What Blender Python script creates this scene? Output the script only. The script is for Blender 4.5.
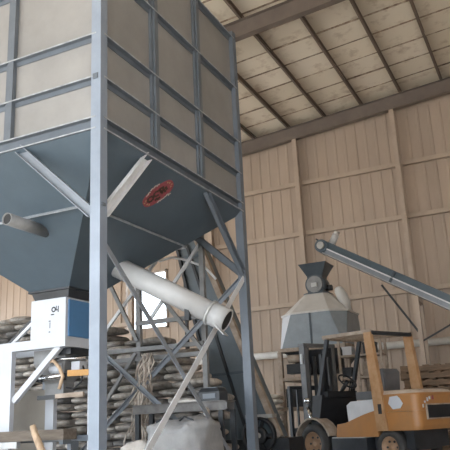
import bpy, bmesh, math, random
from mathutils import Vector, Matrix, noise
random.seed(7)
SC = bpy.context.scene
for o in list(bpy.data.objects):
    bpy.data.objects.remove(o)
COL = SC.collection
V = Vector
PI = math.pi

# ------------------------------------------------------------------ camera
cam_d = bpy.data.cameras.new('camera')
cam_d.sensor_width = 36.0
cam_d.lens = 36.0 * 675.0 / 450.0
cam_d.clip_end = 500
cam = bpy.data.objects.new('camera', cam_d)
COL.objects.link(cam)
AZ, PT, RL = math.radians(25.2), math.radians(16.03), math.radians(2.8)
fw = V((-math.sin(AZ) * math.cos(PT), math.cos(AZ) * math.cos(PT), math.sin(PT)))
r0 = V((math.cos(AZ), math.sin(AZ), 0))
u0 = r0.cross(fw)
up = math.cos(RL) * u0 + math.sin(RL) * r0
rt = math.cos(RL) * r0 - math.sin(RL) * u0
cam.matrix_world = Matrix(((rt.x, up.x, -fw.x, 0), (rt.y, up.y, -fw.y, 0), (rt.z, up.z, -fw.z, 0.85), (0, 0, 0, 1)))
SC.camera = cam

# ------------------------------------------------------------------ light
world = bpy.data.worlds.new('sky')
SC.world = world
world.use_nodes = True
bg = world.node_tree.nodes['Background']
bg.inputs['Color'].default_value = (0.80, 0.90, 1.0, 1)
bg.inputs['Strength'].default_value = 5.5
sun_d = bpy.data.lights.new('sun', 'SUN')
sun_d.energy = 26.0
sun_d.angle = math.radians(3)
sun_d.color = (1.0, 0.97, 0.93)
sun = bpy.data.objects.new('sun', sun_d)
COL.objects.link(sun)
sun.rotation_euler = (math.radians(50), 0, math.radians(-15))
SC.view_settings.view_transform = 'Standard'
SC.view_settings.look = 'None'
SC.view_settings.gamma = 1.0
SC.view_settings.use_curve_mapping = False
SC.view_settings.exposure = 0.04

# ------------------------------------------------------------------ materials
def mat(name, col, rough=0.6, metal=0.0, var=0.12, scale=4.0, col2=None, amt=0.5, bump=0.0, objvar=None, stretch=None, spec=0.5):
    m = bpy.data.materials.new(name)
    m.use_nodes = True
    nt = m.node_tree
    N, L = nt.nodes, nt.links
    b = N['Principled BSDF']
    b.inputs['Roughness'].default_value = rough
    b.inputs['Metallic'].default_value = metal
    b.inputs['Specular IOR Level'].default_value = spec
    tc = N.new('ShaderNodeTexCoord')
    mp = N.new('ShaderNodeMapping')
    if stretch: mp.inputs['Scale'].default_value = stretch
    if objvar:
        oi0 = N.new('ShaderNodeObjectInfo'); va = N.new('ShaderNodeVectorMath'); va.operation = 'ADD'
        L.new(tc.outputs['Object'], va.inputs[0]); L.new(oi0.outputs['Location'], va.inputs[1])
        L.new(va.outputs['Vector'], mp.inputs['Vector'])
    else:
        L.new(tc.outputs['Object'], mp.inputs['Vector'])
    nz = N.new('ShaderNodeTexNoise')
    nz.inputs['Scale'].default_value = scale
    nz.inputs['Detail'].default_value = 6
    nz.inputs['Roughness'].default_value = 0.65
    L.new(mp.outputs['Vector'], nz.inputs['Vector'])
    rp = N.new('ShaderNodeValToRGB')
    c2 = col2 if col2 else tuple(c * (1 - var * 2) for c in col)
    e0, e1 = rp.color_ramp.elements
    e0.position = amt - 0.14
    e1.position = amt + 0.14
    e0.color = (*c2, 1)
    e1.color = (*col, 1)
    L.new(nz.outputs['Fac'], rp.inputs['Fac'])
    out = rp.outputs['Color']
    if objvar:
        oi = N.new('ShaderNodeObjectInfo')
        r2 = N.new('ShaderNodeValToRGB')
        while len(r2.color_ramp.elements) < len(objvar): r2.color_ramp.elements.new(0.5)
        for i, c in enumerate(objvar):
            r2.color_ramp.elements[i].position = i / max(1, len(objvar) - 1)
            r2.color_ramp.elements[i].color = (*c, 1)
        L.new(oi.outputs['Random'], r2.inputs['Fac'])
        mx = N.new('ShaderNodeMixRGB'); mx.blend_type = 'MULTIPLY'; mx.inputs['Fac'].default_value = 1
        L.new(out, mx.inputs['Color1']); L.new(r2.outputs['Color'], mx.inputs['Color2'])
        out = mx.outputs['Color']
    L.new(out, b.inputs['Base Color'])
    if bump:
        n2 = N.new('ShaderNodeTexNoise'); n2.inputs['Scale'].default_value = scale * 6; n2.inputs['Detail'].default_value = 4
        L.new(mp.outputs['Vector'], n2.inputs['Vector'])
        bp = N.new('ShaderNodeBump'); bp.inputs['Strength'].default_value = bump; bp.inputs['Distance'].default_value = 0.02
        L.new(n2.outputs['Fac'], bp.inputs['Height'])
        L.new(bp.outputs['Normal'], b.inputs['Normal'])
    return m

M = {}
M['concrete'] = mat('concrete', (0.42, 0.41, 0.385), 0.85, var=0.12, scale=0.7, bump=0.2)
M['yard'] = mat('yard', (0.50, 0.47, 0.43), 0.9, var=0.12, scale=0.4)
M['cladding'] = mat('cladding', (0.45, 0.352, 0.278), 0.55, var=0.07, scale=1.2, stretch=(1, 1, 0.25), objvar=[(0.9, 0.9, 0.9), (1, 1, 1), (0.95, 0.94, 0.92)])
M['wall_steel'] = mat('wall_steel', (0.46, 0.362, 0.285), 0.5, var=0.08, scale=2)
M['roof_panel'] = mat('roof_panel', (0.80, 0.71, 0.585), 0.7, scale=2.2, col2=(0.40, 0.285, 0.19), amt=0.33, objvar=[(0.88, 0.87, 0.84), (1, 1, 1), (0.94, 0.93, 0.9)])
M['joint'] = mat('joint_strip', (0.50, 0.41, 0.31), 0.8, scale=5, col2=(0.18, 0.12, 0.08), amt=0.54, objvar=[(0.8, 0.8, 0.8), (1.3, 1.3, 1.3)])
M['roof_back'] = mat('roof_back', (0.14, 0.09, 0.06), 0.8)
M['rafter'] = mat('rafter', (0.175, 0.14, 0.118), 0.5, var=0.1, scale=2)
M['purlin'] = mat('purlin', (0.20, 0.15, 0.115), 0.5, var=0.1, scale=2)
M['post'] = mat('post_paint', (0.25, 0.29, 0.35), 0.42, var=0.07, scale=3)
M['edge'] = mat('edge_highlight', (0.40, 0.42, 0.45), 0.4, scale=9, col2=(0.22, 0.235, 0.25))  # pale tone painting the highlight on rail lips; also colours the funnel bands
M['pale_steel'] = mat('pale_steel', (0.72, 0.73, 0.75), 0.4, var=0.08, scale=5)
M['grey_steel'] = mat('grey_steel', (0.25, 0.25, 0.25), 0.5, var=0.15, scale=5)
M['bench'] = mat('bench_steel', (0.17, 0.16, 0.15), 0.5, scale=6, col2=(0.10, 0.09, 0.085))
M['brace'] = mat('brace_paint', (0.25, 0.275, 0.31), 0.4, var=0.1, scale=3)
M['rear_post'] = mat('rear_post_tone', (0.145, 0.17, 0.205), 0.45, var=0.08, scale=3)  # rear legs take a darker tone than the front pair
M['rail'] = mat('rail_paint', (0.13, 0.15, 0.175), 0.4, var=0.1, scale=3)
M['bin_sheet'] = mat('bin_sheet', (0.29, 0.282, 0.272), 0.5, var=0.09, scale=1.2, objvar=[(0.93, 0.93, 0.93), (1, 1, 1)])
M['cone'] = mat('cone_paint', (0.082, 0.110, 0.135), 0.38, var=0.08, scale=1.4)
M['galv'] = mat('galvanised', (0.50, 0.50, 0.49), 0.4, metal=0.3, var=0.12, scale=6)
M['tube'] = mat('tube_paint', (0.50, 0.50, 0.50), 0.38, var=0.06, scale=4)
M['bore_shade'] = mat('bore_shade', (0.03, 0.03, 0.03), 0.8)  # near-black, paints the shade inside open pipe ends
M['white'] = mat('white_paint', (0.54, 0.56, 0.60), 0.35, var=0.03, scale=3)
M['blue'] = mat('blue_paint', (0.085, 0.22, 0.42), 0.35, var=0.06, scale=3)
M['black'] = mat('black_paint', (0.018, 0.02, 0.024), 0.5, var=0.2)
M['dark'] = mat('dark_steel', (0.032, 0.036, 0.042), 0.45, var=0.2, scale=5)
M['slate'] = mat('slate_paint', (0.062, 0.08, 0.097), 0.4, var=0.1, scale=3)
M['chrome'] = mat('chrome', (0.75, 0.75, 0.76), 0.15, metal=1.0, var=0.05)
M['ply'] = mat('grey_board', (0.36, 0.32, 0.27), 0.6, var=0.06, scale=3)
M['wood'] = mat('old_wood', (0.23, 0.15, 0.095), 0.8, scale=3, col2=(0.12, 0.08, 0.05), stretch=(1, 6, 6), bump=0.3)
M['plank'] = mat('dusty_plank', (0.20, 0.165, 0.13), 0.8, scale=3, col2=(0.12, 0.095, 0.075), stretch=(1, 8, 8), bump=0.3)
M['stick'] = mat('pale_stick', (0.60, 0.44, 0.30), 0.7, scale=6, col2=(0.42, 0.29, 0.19), stretch=(5, 5, 1))
M['amber'] = mat('amber_bar', (0.62, 0.33, 0.10), 0.5, var=0.08)
M['sack'] = mat('woven_sack', (0.56, 0.535, 0.505), 0.75, scale=7, col2=(0.24, 0.225, 0.21), bump=0.35,
                objvar=[(0.38, 0.39, 0.41), (0.75, 0.74, 0.73), (1.1, 1.06, 1.02), (0.55, 0.52, 0.49), (1.2, 1.17, 1.14), (0.65, 0.64, 0.64)])
M['white_sack'] = mat('white_sack', (0.72, 0.69, 0.65), 0.7, scale=5, col2=(0.52, 0.48, 0.44), bump=0.3)
M['bulk_bag'] = mat('bulk_bag', (0.30, 0.30, 0.30), 0.7, scale=3, col2=(0.22, 0.22, 0.225), bump=0.3)
M['twine'] = mat('twine', (0.66, 0.58, 0.50), 0.8, scale=7, col2=(0.26, 0.21, 0.175))
M['orange'] = mat('forklift_orange', (0.40, 0.185, 0.06), 0.42, scale=4, col2=(0.33, 0.17, 0.07), amt=0.42)
M['dust_orange'] = mat('dusty_orange', (0.46, 0.28, 0.15), 0.6, scale=5, col2=(0.36, 0.19, 0.08))
M['dusty'] = mat('dusty_beige', (0.42, 0.35, 0.29), 0.7, scale=6, col2=(0.27, 0.21, 0.16))
M['cream'] = mat('cream_cover', (0.60, 0.61, 0.63), 0.4, var=0.06)
M['tyre'] = mat('tyre_rubber', (0.028, 0.028, 0.03), 0.7, scale=8, col2=(0.05, 0.046, 0.042))
M['rim'] = mat('rim_paint', (0.40, 0.25, 0.15), 0.6, scale=8, col2=(0.28, 0.17, 0.10))
M['vinyl'] = mat('seat_vinyl', (0.12, 0.12, 0.125), 0.5, var=0.1)
M['red'] = mat('emblem_red', (0.30, 0.07, 0.085), 0.5, var=0.1, scale=30)
M['gold'] = mat('emblem_gold', (0.50, 0.33, 0.16), 0.5, var=0.1)
M['umber'] = mat('emblem_brown', (0.07, 0.04, 0.025), 0.5, var=0.1)
M['pale'] = mat('emblem_pale', (0.48, 0.42, 0.38), 0.5, var=0.1)
M['cooler_roof'] = mat('cooler_roof', (0.58, 0.56, 0.53), 0.45, var=0.06)
M['cooler_side'] = mat('cooler_side', (0.26, 0.295, 0.32), 0.35, metal=0.0, var=0.08)
M['elev'] = mat('elevator_blue', (0.13, 0.16, 0.185), 0.4, var=0.1, scale=2)
M['mast'] = mat('mast_paint', (0.075, 0.088, 0.10), 0.4, scale=6, col2=(0.13, 0.13, 0.13), amt=0.62)
M['hood_dust'] = mat('hood_dust', (0.52, 0.44, 0.37), 0.6, scale=6, col2=(0.42, 0.33, 0.26))
M['conv'] = mat('conveyor_blue', (0.075, 0.105, 0.128), 0.35, var=0.08)
M['window_frame'] = mat('window_frame', (0.45, 0.36, 0.29), 0.5)
g = bpy.data.materials.new('window_glass'); g.use_nodes = True
gb = g.node_tree.nodes['Principled BSDF']
gb.inputs['Transmission Weight'].default_value = 1.0; gb.inputs['Roughness'].default_value = 0.25; gb.inputs['IOR'].default_value = 1.05
gb.inputs['Base Color'].default_value = (0.95, 0.96, 0.97, 1)
M['glass'] = g

# ------------------------------------------------------------------ builders
class MB:
    """collects shapes; build() links them as ONE mesh object"""
    def __init__(self, scale=1.0):
        self.bm = bmesh.new(); self.s = scale
    def _hexa(self, P):
        vs = [self.bm.verts.new(p) for p in P]
        for f in ((0, 3, 2, 1), (4, 5, 6, 7), (0, 1, 5, 4), (1, 2, 6, 5), (2, 3, 7, 6), (3, 0, 4, 7)):
            self.bm.faces.new([vs[i] for i in f])
        return self
    def box(self, x0, x1, y0, y1, z0, z1):
        return self._hexa([(x0, y0, z0), (x1, y0, z0), (x1, y1, z0), (x0, y1, z0), (x0, y0, z1), (x1, y0, z1), (x1, y1, z1), (x0, y1, z1)])
    def frame(self, p, q, side):
        p, q = V(p), V(q); d = (q - p).normalized(); s = V(side)
        s = (s - d * s.dot(d)).normalized(); n = d.cross(s)
        return p, q, d, s, n
    def bar(self, p, q, w, h, side=(0, 1, 0)):
        """rectangular bar; w along side, h across it"""
        p, q, d, s, n = self.frame(p, q, side)
        a, b = s * w / 2, n * h / 2
        return self._hexa([p - a - b, p + a - b, p + a + b, p - a + b, q - a - b, q + a - b, q + a + b, q - a + b])
    def chan(self, p, q, w, h, t=0.008, side=(0, 1, 0), open_=1):
        """C-channel: web h tall, flanges w deep pointing along side*open_"""
        p, q, d, s, n = self.frame(p, q, side)
        self.bar(p - s * open_ * (w / 2 - t / 2), q - s * open_ * (w / 2 - t / 2), t, h, s)
        for k in (-1, 1):
            o = n * k * (h / 2 - t / 2)
            self.bar(p + o, q + o, w, t, s)
        return self
    def angle(self, p, q, w, h, t=0.008, side=(0, 1, 0)):
        p, q, d, s, n = self.frame(p, q, side)
        self.bar(p, q, t, h, s)
        o = n * (h / 2 - t / 2) + s * w / 2
        self.bar(p + o, q + o, w, t, s)
        return self
    def ibeam(self, p, q, w, h, tf=0.02, tw=0.015, side=(0, 1, 0)):
        p, q, d, s, n = self.frame(p, q, side)
        self.bar(p, q, tw, h - 2 * tf, s)
        for k in (-1, 1):
            o = n * k * (h / 2 - tf / 2)
            self.bar(p + o, q + o, w, tf, s)
        return self
    def cyl(self, p, q, r, r2=None, n=20, cap=True):
        r2 = r if r2 is None else r2
        p, q = V(p), V(q); d = (q - p).normalized()
        s = d.orthogonal().normalized(); u = d.cross(s)
        A, B = [], []
        for i in range(n):
            a = 2 * PI * i / n; o = s * math.cos(a) + u * math.sin(a)
            A.append(self.bm.verts.new(p + o * r)); B.append(self.bm.verts.new(q + o * r2))
        for i in range(n):
            f = self.bm.faces.new((A[i], A[(i + 1) % n], B[(i + 1) % n], B[i])); f.smooth = True
        if cap:
            self.bm.faces.new(A[::-1]); self.bm.faces.new(B)
        return self
    def lathe(self, c, axis, prof, n=28, closed=True):
        """prof: list of (offset along axis, radius)"""
        c = V(c); d = V(axis).normalized(); s = d.orthogonal().normalized(); u = d.cross(s)
        rings = []
        for (h, r) in prof:
            rings.append([self.bm.verts.new(c + d * h + (s * math.cos(2 * PI * i / n) + u * math.sin(2 * PI * i / n)) * r) for i in range(n)])
        m = len(rings)
        for k in range(m if closed else m - 1):
            A, B = rings[k], rings[(k + 1) % m]
            for i in range(n):
                f = self.bm.faces.new((A[i], A[(i + 1) % n], B[(i + 1) % n], B[i])); f.smooth = True
        return self
    def prism(self, pts, vec):
        vec = V(vec); A = [self.bm.verts.new(p) for p in pts]; B = [self.bm.verts.new(V(p) + vec) for p in pts]
        n = len(A)
        self.bm.faces.new(A[::-1]); self.bm.faces.new(B)
        for i in range(n): self.bm.faces.new((A[i], A[(i + 1) % n], B[(i + 1) % n], B[i]))
        return self
    def loft(self, rings, cap=True, smooth=False):
        R = [[self.bm.verts.new(p) for p in r] for r in rings]
        for k in range(len(R) - 1):
            A, B = R[k], R[k + 1]; n = len(A)
            for i in range(n):
                f = self.bm.faces.new((A[i], A[(i + 1) % n], B[(i + 1) % n], B[i])); f.smooth = smooth
        if cap:
            self.bm.faces.new(R[0][::-1]); self.bm.faces.new(R[-1])
        return self
    def tube(self, pts, r, n=8):
        pts = [V(p) for p in pts]
        rings = []
        s = None
        for i, p in enumerate(pts):
            d = (pts[min(i + 1, len(pts) - 1)] - pts[max(i - 1, 0)]).normalized()
            s = d.orthogonal().normalized() if s is None else (s - d * s.dot(d)).normalized()
            u = d.cross(s)
            rr = r[i] if isinstance(r, (list, tuple)) else r
            rings.append([p + (s * math.cos(2 * PI * k / n) + u * math.sin(2 * PI * k / n)) * rr for k in range(n)])
        return self.loft(rings, smooth=True)
    def mesh(self, name, off=(0, 0, 0), bevel=0.0):
        bm = self.bm
        if bevel:
            es = [e for e in bm.edges if len(e.link_faces) == 2 and e.calc_face_angle(0) > 0.6]
            bmesh.ops.bevel(bm, geom=es, offset=bevel, segments=2, affect='EDGES', clamp_overlap=True, profile=0.5)
        bmesh.ops.recalc_face_normals(bm, faces=bm.faces[:])
        o = V(off)
        for v in bm.verts: v.co = (v.co - o) * self.s
        me = bpy.data.meshes.new(name)
        bm.to_mesh(me); bm.free()
        return me
    def build(self, name, m, parent=None, off=(0, 0, 0), bevel=0.0, label=None):
        me = self.mesh(name, off, bevel)
        me.materials.append(M[m] if isinstance(m, str) else m)
        return link(name, me, parent, label)

def link(name, me, parent=None, label=None):
    o = bpy.data.objects.new(name, me); COL.objects.link(o)
    if parent is not None: o.parent = parent
    if label: o['label'] = label
    return o
def tag(o, label, cat, group=None):
    o['label'] = label; o['category'] = cat
    if group: o['group'] = group
    return o
def thing(name, label, cat, loc=(0, 0, 0), rz=0, group=None):
    o = bpy.data.objects.new(name, None); COL.objects.link(o)
    o.empty_display_size = 0.2
    o.location = loc; o.rotation_euler = (0, 0, rz)
    return tag(o, label, cat, group)
def struct(o):
    o['kind'] = 'structure'; return o
def copy_tree(o, parent=None):
    c = o.copy(); COL.objects.link(c)
    if parent is not None: c.parent = parent
    for ch in list(o.children): copy_tree(ch, c)
    return c

# ================================================================== THE HALL
YW = 20.0
XL, XRIDGE, XR = -22.0, 3.0, 8.0
YF = -4.0
SL = 0.078
def rb(x):                         # underside of the rafters
    x = x if x < XRIDGE else 2 * XRIDGE - x
    return 9.60 + SL * (x + 6.5)

struct(MB().box(XL - 0.2, XR + 0.2, YF - 2, YW + 0.5, -0.2, 0.0).build('floor', 'concrete'))
struct(MB().box(-90, 90, -90, 90, -0.5, -0.21).build('ground', 'yard'))

# back wall, with a window opening
WX0, WX1, WZ0, WZ1 = -13.5, -11.75, 3.95, 6.0
wall = MB()
for (a, b, z0, z1) in ((XL, WX0, 0, None), (WX1, XRIDGE, 0, None), (XRIDGE, XR, 0, None), (WX0, WX1, 0, WZ0), (WX0, WX1, WZ1, None)):
    za, zb = (rb(a) + 0.6, rb(b) + 0.6) if z1 is None else (z1, z1)
    wall.prism([(a, YW + 0.05, z0), (b, YW + 0.05, z0), (b, YW + 0.05, zb), (a, YW + 0.05, za)], (0, 0.12, 0))
wall_back = struct(wall.build('wall_back', 'cladding'))
PW = 0.335
def strip_mesh(z0, z1):
    m = MB()
    P = [(0, 0), (0.235, 0), (0.258, -0.0135), (0.302, -0.0135), (0.325, 0), (PW - 0.001, 0), (PW - 0.001, 0.03), (0, 0.03)]
    m.prism([(x, y, z0) for x, y in P], (0, 0, z1 - z0))
    return m.mesh('cladding_panel')
me_full = strip_mesh(0.02, 9.9); me_low = strip_mesh(0.02, WZ0); me_high = strip_mesh(WZ1, 9.9)
for me in (me_full, me_low, me_high): me.materials.append(M['cladding'])
k = 0
x = -21.7
while x < 3.0:
    inwin = x + PW > WX0 + 0.05 and x < WX1 - 0.05
    for me in ((me_low, me_high) if inwin else (me_full,)):
        o = link('cladding_panel', me, wall_back); o.location = (x, YW + 0.015 + random.uniform(-0.004, 0.004), 0)
    x += PW
# wall columns and girts
for i in range(-4, 3):
    cxx = -3.38 + 3.23 * i
    MB().ibeam((cxx, YW - 0.25, 0), (cxx, YW - 0.25, rb(cxx) + 0.02), 0.15, 0.20, 0.012, 0.01, side=(1, 0, 0)).build('column', 'wall_steel', wall_back)
for z in (8.10, 6.42, 4.2):
    for i in range(-4, 2):
        a = -3.38 + 3.23 * i
        MB().chan((a + 0.09, YW - 0.09, z), (a + 3.14, YW - 0.09, z), 0.13, 0.13, 0.01, side=(0, 1, 0), open_=1).build('girt', 'wall_steel', wall_back)
# white pipe clipped to the wall
t = thing('wall_pipe', 'long white horizontal pipe running low along the beige back wall', 'pipe', (-6, YW - 0.32, 2.65))
MB().cyl((-11, YW - 0.42, 2.68), (1, YW - 0.42, 2.62), 0.105, n=20).build('pipe', 'cooler_roof', t, (-6, YW - 0.32, 2.65))
for i in (-2, -1, 0, 1):
    a = -3.38 + 3.23 * i
    MB().box(a - 0.03, a + 0.03, YW - 0.45, YW - 0.3, 2.49, 2.54).box(a - 0.03, a + 0.03, YW - 0.33, YW - 0.29, 2.49, 2.8).build('bracket', 'wall_steel', t, (-6, YW - 0.32, 2.65))

# window
win = MB()
for (a, b, c, d) in ((WX0, WX1, WZ0, WZ0 + 0.06), (WX0, WX1, WZ1 - 0.06, WZ1), (WX0, WX0 + 0.06, WZ0, WZ1), (WX1 - 0.06, WX1, WZ0, WZ1)):
    win.box(a, b, YW - 0.01, YW + 0.16, c, d)
window = struct(win.build('window_1', 'window_frame'))
mxm = -12.98
MB().box(mxm - 0.07, mxm + 0.07, YW, YW + 0.12, WZ0 + 0.06, WZ1 - 0.06).build('mullion', 'window_frame', window)
for a, b in ((WX0 + 0.06, mxm - 0.07), (mxm + 0.07, WX1 - 0.06)):
    MB().box(a, b, YW + 0.06, YW + 0.066, WZ0 + 0.06, WZ1 - 0.06).build('pane', 'glass', window)

# side walls
wr_ = MB().box(XR - 0.1, XR + 0.1, YF, YW + 0.1, 5.0, rb(XR) + 0.6).box(XR - 0.1, XR + 0.1, YF, YW + 0.1, 0, 5.0)
struct(wr_.build('wall_right', 'cladding'))
wf_ = MB()
for a, b in ((XL, XRIDGE), (XRIDGE, XR)):
    wf_.prism([(a, YF - 0.1, 5.6), (b, YF - 0.1, 5.6), (b, YF - 0.1, rb(b) + 0.6), (a, YF - 0.1, rb(a) + 0.6)], (0, 0.1, 0))
struct(wf_.build('wall_front', 'cladding'))
# the left side is an open bay between columns, with a lintel above
wl_ = MB().box(XL - 0.1, XL + 0.1, YF, YW + 0.1, 6.0, rb(XL) + 0.6)
for yy in (YW - 0.28, 13.3, 6.65, 0.0): wl_.box(XL - 0.15, XL + 0.15, yy - 0.15, yy + 0.15, 0, 6.0)
struct(wl_.build('wall_left', 'cladding'))

# roof
rf = MB()
ZR = 0.45 + 0.16
for a, b in ((XL, XRIDGE), (XRIDGE, XR)):
    rf.prism([(a, YF, rb(a) + ZR + 0.05), (b, YF, rb(b) + ZR + 0.05), (b, YF, rb(b) + ZR + 0.12), (a, YF, rb(a) + ZR + 0.12)], (0, YW + 0.4 - YF, 0))
ceiling = struct(rf.build('ceiling', 'roof_back'))
PSP, PX0 = 1.25, -3.04
PLY = 0.96
def roof_piece(w, l):
    m = MB()
    m.prism([(0.012, 0.028, 0), (w - 0.012, 0.028, 0), (w - 0.012, l - 0.028, 0), (0.012, l - 0.028, 0)], (0, 0, 0.03))
    me = m.mesh('roof_panel'); me.materials.append(M['roof_panel']); return me
me_rp = roof_piece(PSP, PLY)
me_js = MB().box(0.02, PSP - 0.02, -0.02, 0.02, -0.004, 0.04).mesh('joint_strip'); me_js.materials.append(M['joint'])
sl_ang = -math.atan(SL)
kmin, kmax = int((XL - PX0) / PSP), int((XRIDGE - PX0) / PSP)
far = MB()
for k in range(kmin, kmax):
    x0 = PX0 + k * PSP
    for j in range(25):
        y1 = YW - j * PLY; y0 = y1 - PLY
        if y0 < YF: continue
        jit = random.uniform(-0.008, 0.008)
        if -9.5 < x0 < 1.5 and y0 > 6.5:
            o = link('roof_panel', me_rp, ceiling)
            o.location = (x0, y0, rb(x0) + ZR + jit)
            o.rotation_euler = (random.uniform(-0.006, 0.006), sl_ang, 0)
            o = link('joint_strip', me_js, ceiling)
            o.location = (x0, y0 + random.uniform(-0.02, 0.02), rb(x0) + ZR - 0.012)
            o.rotation_euler = (0, sl_ang, random.uniform(-0.01, 0.01))
        else:
            a, b = x0 + 0.012, x0 + PSP - 0.012
            far.prism([(a, y0 + 0.022, rb(a) + ZR), (b, y0 + 0.022, rb(b) + ZR), (b, y1 - 0.022, rb(b) + ZR), (a, y1 - 0.022, rb(a) + ZR)], (0, 0, 0.03))
o = far.build('roof_panel_field', 'roof_panel', ceiling); o['kind'] = 'stuff'
rs = MB()
rs.prism([(XRIDGE - 0.6, YF, rb(XRIDGE - 0.6) + ZR), (XRIDGE, YF, rb(XRIDGE) + ZR), (XRIDGE, YF, rb(XRIDGE) + ZR + 0.03), (XRIDGE - 0.6, YF, rb(XRIDGE - 0.6) + ZR + 0.03)], (0, YW - YF, 0))
rs.prism([(XRIDGE, YF, rb(XRIDGE) + ZR), (XR, YF, rb(XR) + ZR), (XR, YF, rb(XR) + ZR + 0.03), (XRIDGE, YF, rb(XRIDGE) + ZR + 0.03)], (0, YW - YF, 0))
rs.build('roof_slope', 'roof_panel', ceiling)
for k in range(kmin, kmax + 1):
    x0 = PX0 + k * PSP; z = rb(x0) + 0.45 + 0.08
    MB().chan((x0, YF, z), (x0, YW, z), 0.06, 0.16, 0.008, side=(1, 0, 0), open_=1).build('purlin', 'purlin', ceiling)
for k in range(1, 4):
    x0 = XRIDGE + k * PSP; z = rb(x0) + 0.53
    MB().chan((x0, YF, z), (x0, YW, z), 0.06, 0.16, 0.008, side=(1, 0, 0), open_=1).build('purlin', 'purlin', ceiling)
for yy in (YW - 0.28, 13.3, 6.65, 0.0):
    for a, b in ((XL, XRIDGE), (XRIDGE, XR)):
        MB().ibeam((a, yy, rb(a) + 0.225), (b, yy, rb(b) + 0.225), 0.18, 0.45, 0.016, 0.012, side=(0, 1, 0)).build('rafter', 'rafter', ceiling)

# ================================================================== THE BIG HOPPER
X0, X1, Y0, Y1 = -7.15, -3.65, 5.0, 8.46
HC = (-5.4, 6.675, 0)
hop = thing('storage_hopper', 'tall steel storage hopper with taupe panelled bin, slate funnel and four legs', 'hopper', HC)
PWD = 0.115
ZT = 6.42
for (x, y) in ((X1, Y0), (X1, Y1), (X0, Y0), (X0, Y1)):
    xa, xb = (x - PWD, x) if x == X1 else (x, x + PWD)
    ya, yb = (y, y + PWD) if y == Y0 else (y - PWD, y)
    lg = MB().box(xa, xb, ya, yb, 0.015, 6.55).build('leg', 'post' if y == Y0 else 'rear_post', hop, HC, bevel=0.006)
    MB().box(xa - 0.08, xb + 0.08, ya - 0.08, yb + 0.08, 0, 0.015).build('base_plate', 'post', lg, HC)
ZR_ = [3.73, 4.21, 4.70, 5.57, ZT]
ym = [Y0 + PWD / 2, 6.11, 7.21, Y1 - PWD / 2]
xm = [X1 - PWD / 2, -4.85, -5.95, X0 + PWD / 2]
RC = 0.065     # sheet lies this far behind the outer faces
for f in range(4):
    ms = ym if f in (0, 1) else xm
    def P(u, z, d):
        """u along the face, d = depth inward"""
        return (X1 - d, u, z) if f == 0 else (X0 + d, u, z) if f == 1 else (u, Y0 + d, z) if f == 2 else (u, Y1 - d, z)
    outw = V(P(0, 0, -1)) - V(P(0, 0, 0))
    lo, hi = min(ms), max(ms); sm = sorted(ms)
    for k, z in enumerate(ZR_):
        if k == 0:
            MB().chan(P(lo, z, 0.035), P(hi, z, 0.035), 0.07, 0.135, 0.012, side=outw, open_=1).build('bottom_rail', 'rail', hop, HC)
            for dz in (-0.061, 0.061): MB().bar(P(lo, z + dz, -0.002), P(hi, z + dz, -0.002), 0.006, 0.014, side=outw).build('edge_highlight', 'edge', hop, HC)  # pale strips stand for the light caught on the lips
        else:
            m = MB(); m.bar(P(lo, z + 0.03, 0.032), P(hi, z + 0.03, 0.032), 0.064, 0.010, side=outw)
            m.bar(P(lo, z, RC - 0.008), P(hi, z, RC - 0.008), 0.008, 0.06, side=outw)
            rl_ = m.build('rail', 'rail', hop, HC)
            MB().bar(P(lo, z + 0.028, -0.002), P(hi, z + 0.028, -0.002), 0.006, 0.014, side=outw).build('edge_highlight', 'edge', rl_, HC)  # thin bar paints the bright line along the rail lip
    for u in sm[1:-1]:
        m = MB(); m.bar(P(u, 3.80, 0.030), P(u, ZT, 0.030), 0.055, 0.075, side=outw)
        m.bar(P(u - 0.055, 3.80, 0.045), P(u - 0.055, ZT, 0.045), 0.035, 0.05, side=outw)
        m.build('stiffener', 'rail', hop, HC)
    for i in range(3):
        for k in range(4):
            a, b = sm[i], sm[i + 1]
            m = MB(); q = [P(a, ZR_[k], RC), P(b, ZR_[k], RC), P(b, ZR_[k + 1], RC), P(a, ZR_[k + 1], RC)]
            m.prism(q, -outw * 0.006)
            m.build('bin_panel', 'bin_sheet', hop, HC)
# funnel
cx, cy = HC[0], HC[1]; zt, zb, hx, hy = 3.665, 2.46, 0.30, 0.30
TOP = [(X0 + 0.02, Y0 + 0.02, zt), (X1 - 0.02, Y0 + 0.02, zt), (X1 - 0.02, Y1 - 0.02, zt), (X0 + 0.02, Y1 - 0.02, zt)]
BOT = [(cx - hx, cy - hy, zb), (cx + hx, cy - hy, zb), (cx + hx, cy + hy, zb), (cx - hx, cy + hy, zb)]
faces = []
for i in range(4):
    a, b, c, d = V(TOP[i]), V(TOP[(i + 1) % 4]), V(BOT[(i + 1) % 4]), V(BOT[i])
    n = (b - a).cross(d - a).normalized()
    if n.z > 0: n = -n
    fo = MB().prism([a, b, c, d], -n * 0.008).build('funnel_plate', 'cone', hop, HC)
    faces.append((fo, n))
    tz = (zt - 3.14) / (zt - zb)
    p, q = a.lerp(d, tz), b.lerp(c, tz)
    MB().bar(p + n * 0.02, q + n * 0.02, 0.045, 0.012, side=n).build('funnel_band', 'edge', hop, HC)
MB().loft([[(cx + a * q, cy + b * q, z) for a, b in ((-1, -1), (1, -1), (1, 1), (-1, 1))] for q, z in ((0.255, 2.352), (0.285, 2.44), (0.315, 2.44), (0.315, 2.465))]).build('outlet_neck', 'dark', hop, HC)
# pipe stub on the front plate
MB().lathe((-5.0, 5.2, 3.0), (0, 1, 0), [(0, 0.068), (0.62, 0.068), (0.62, 0.058), (0, 0.058)], n=24).build('inspection_pipe', 'grey_steel', hop, HC)
MB().cyl((-5.0, 5.215, 3.0), (-5.0, 5.225, 3.0), 0.059).build('pipe_bore_shade', 'bore_shade', hop, HC)  # black disc paints the shaded inside of the pipe
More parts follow.
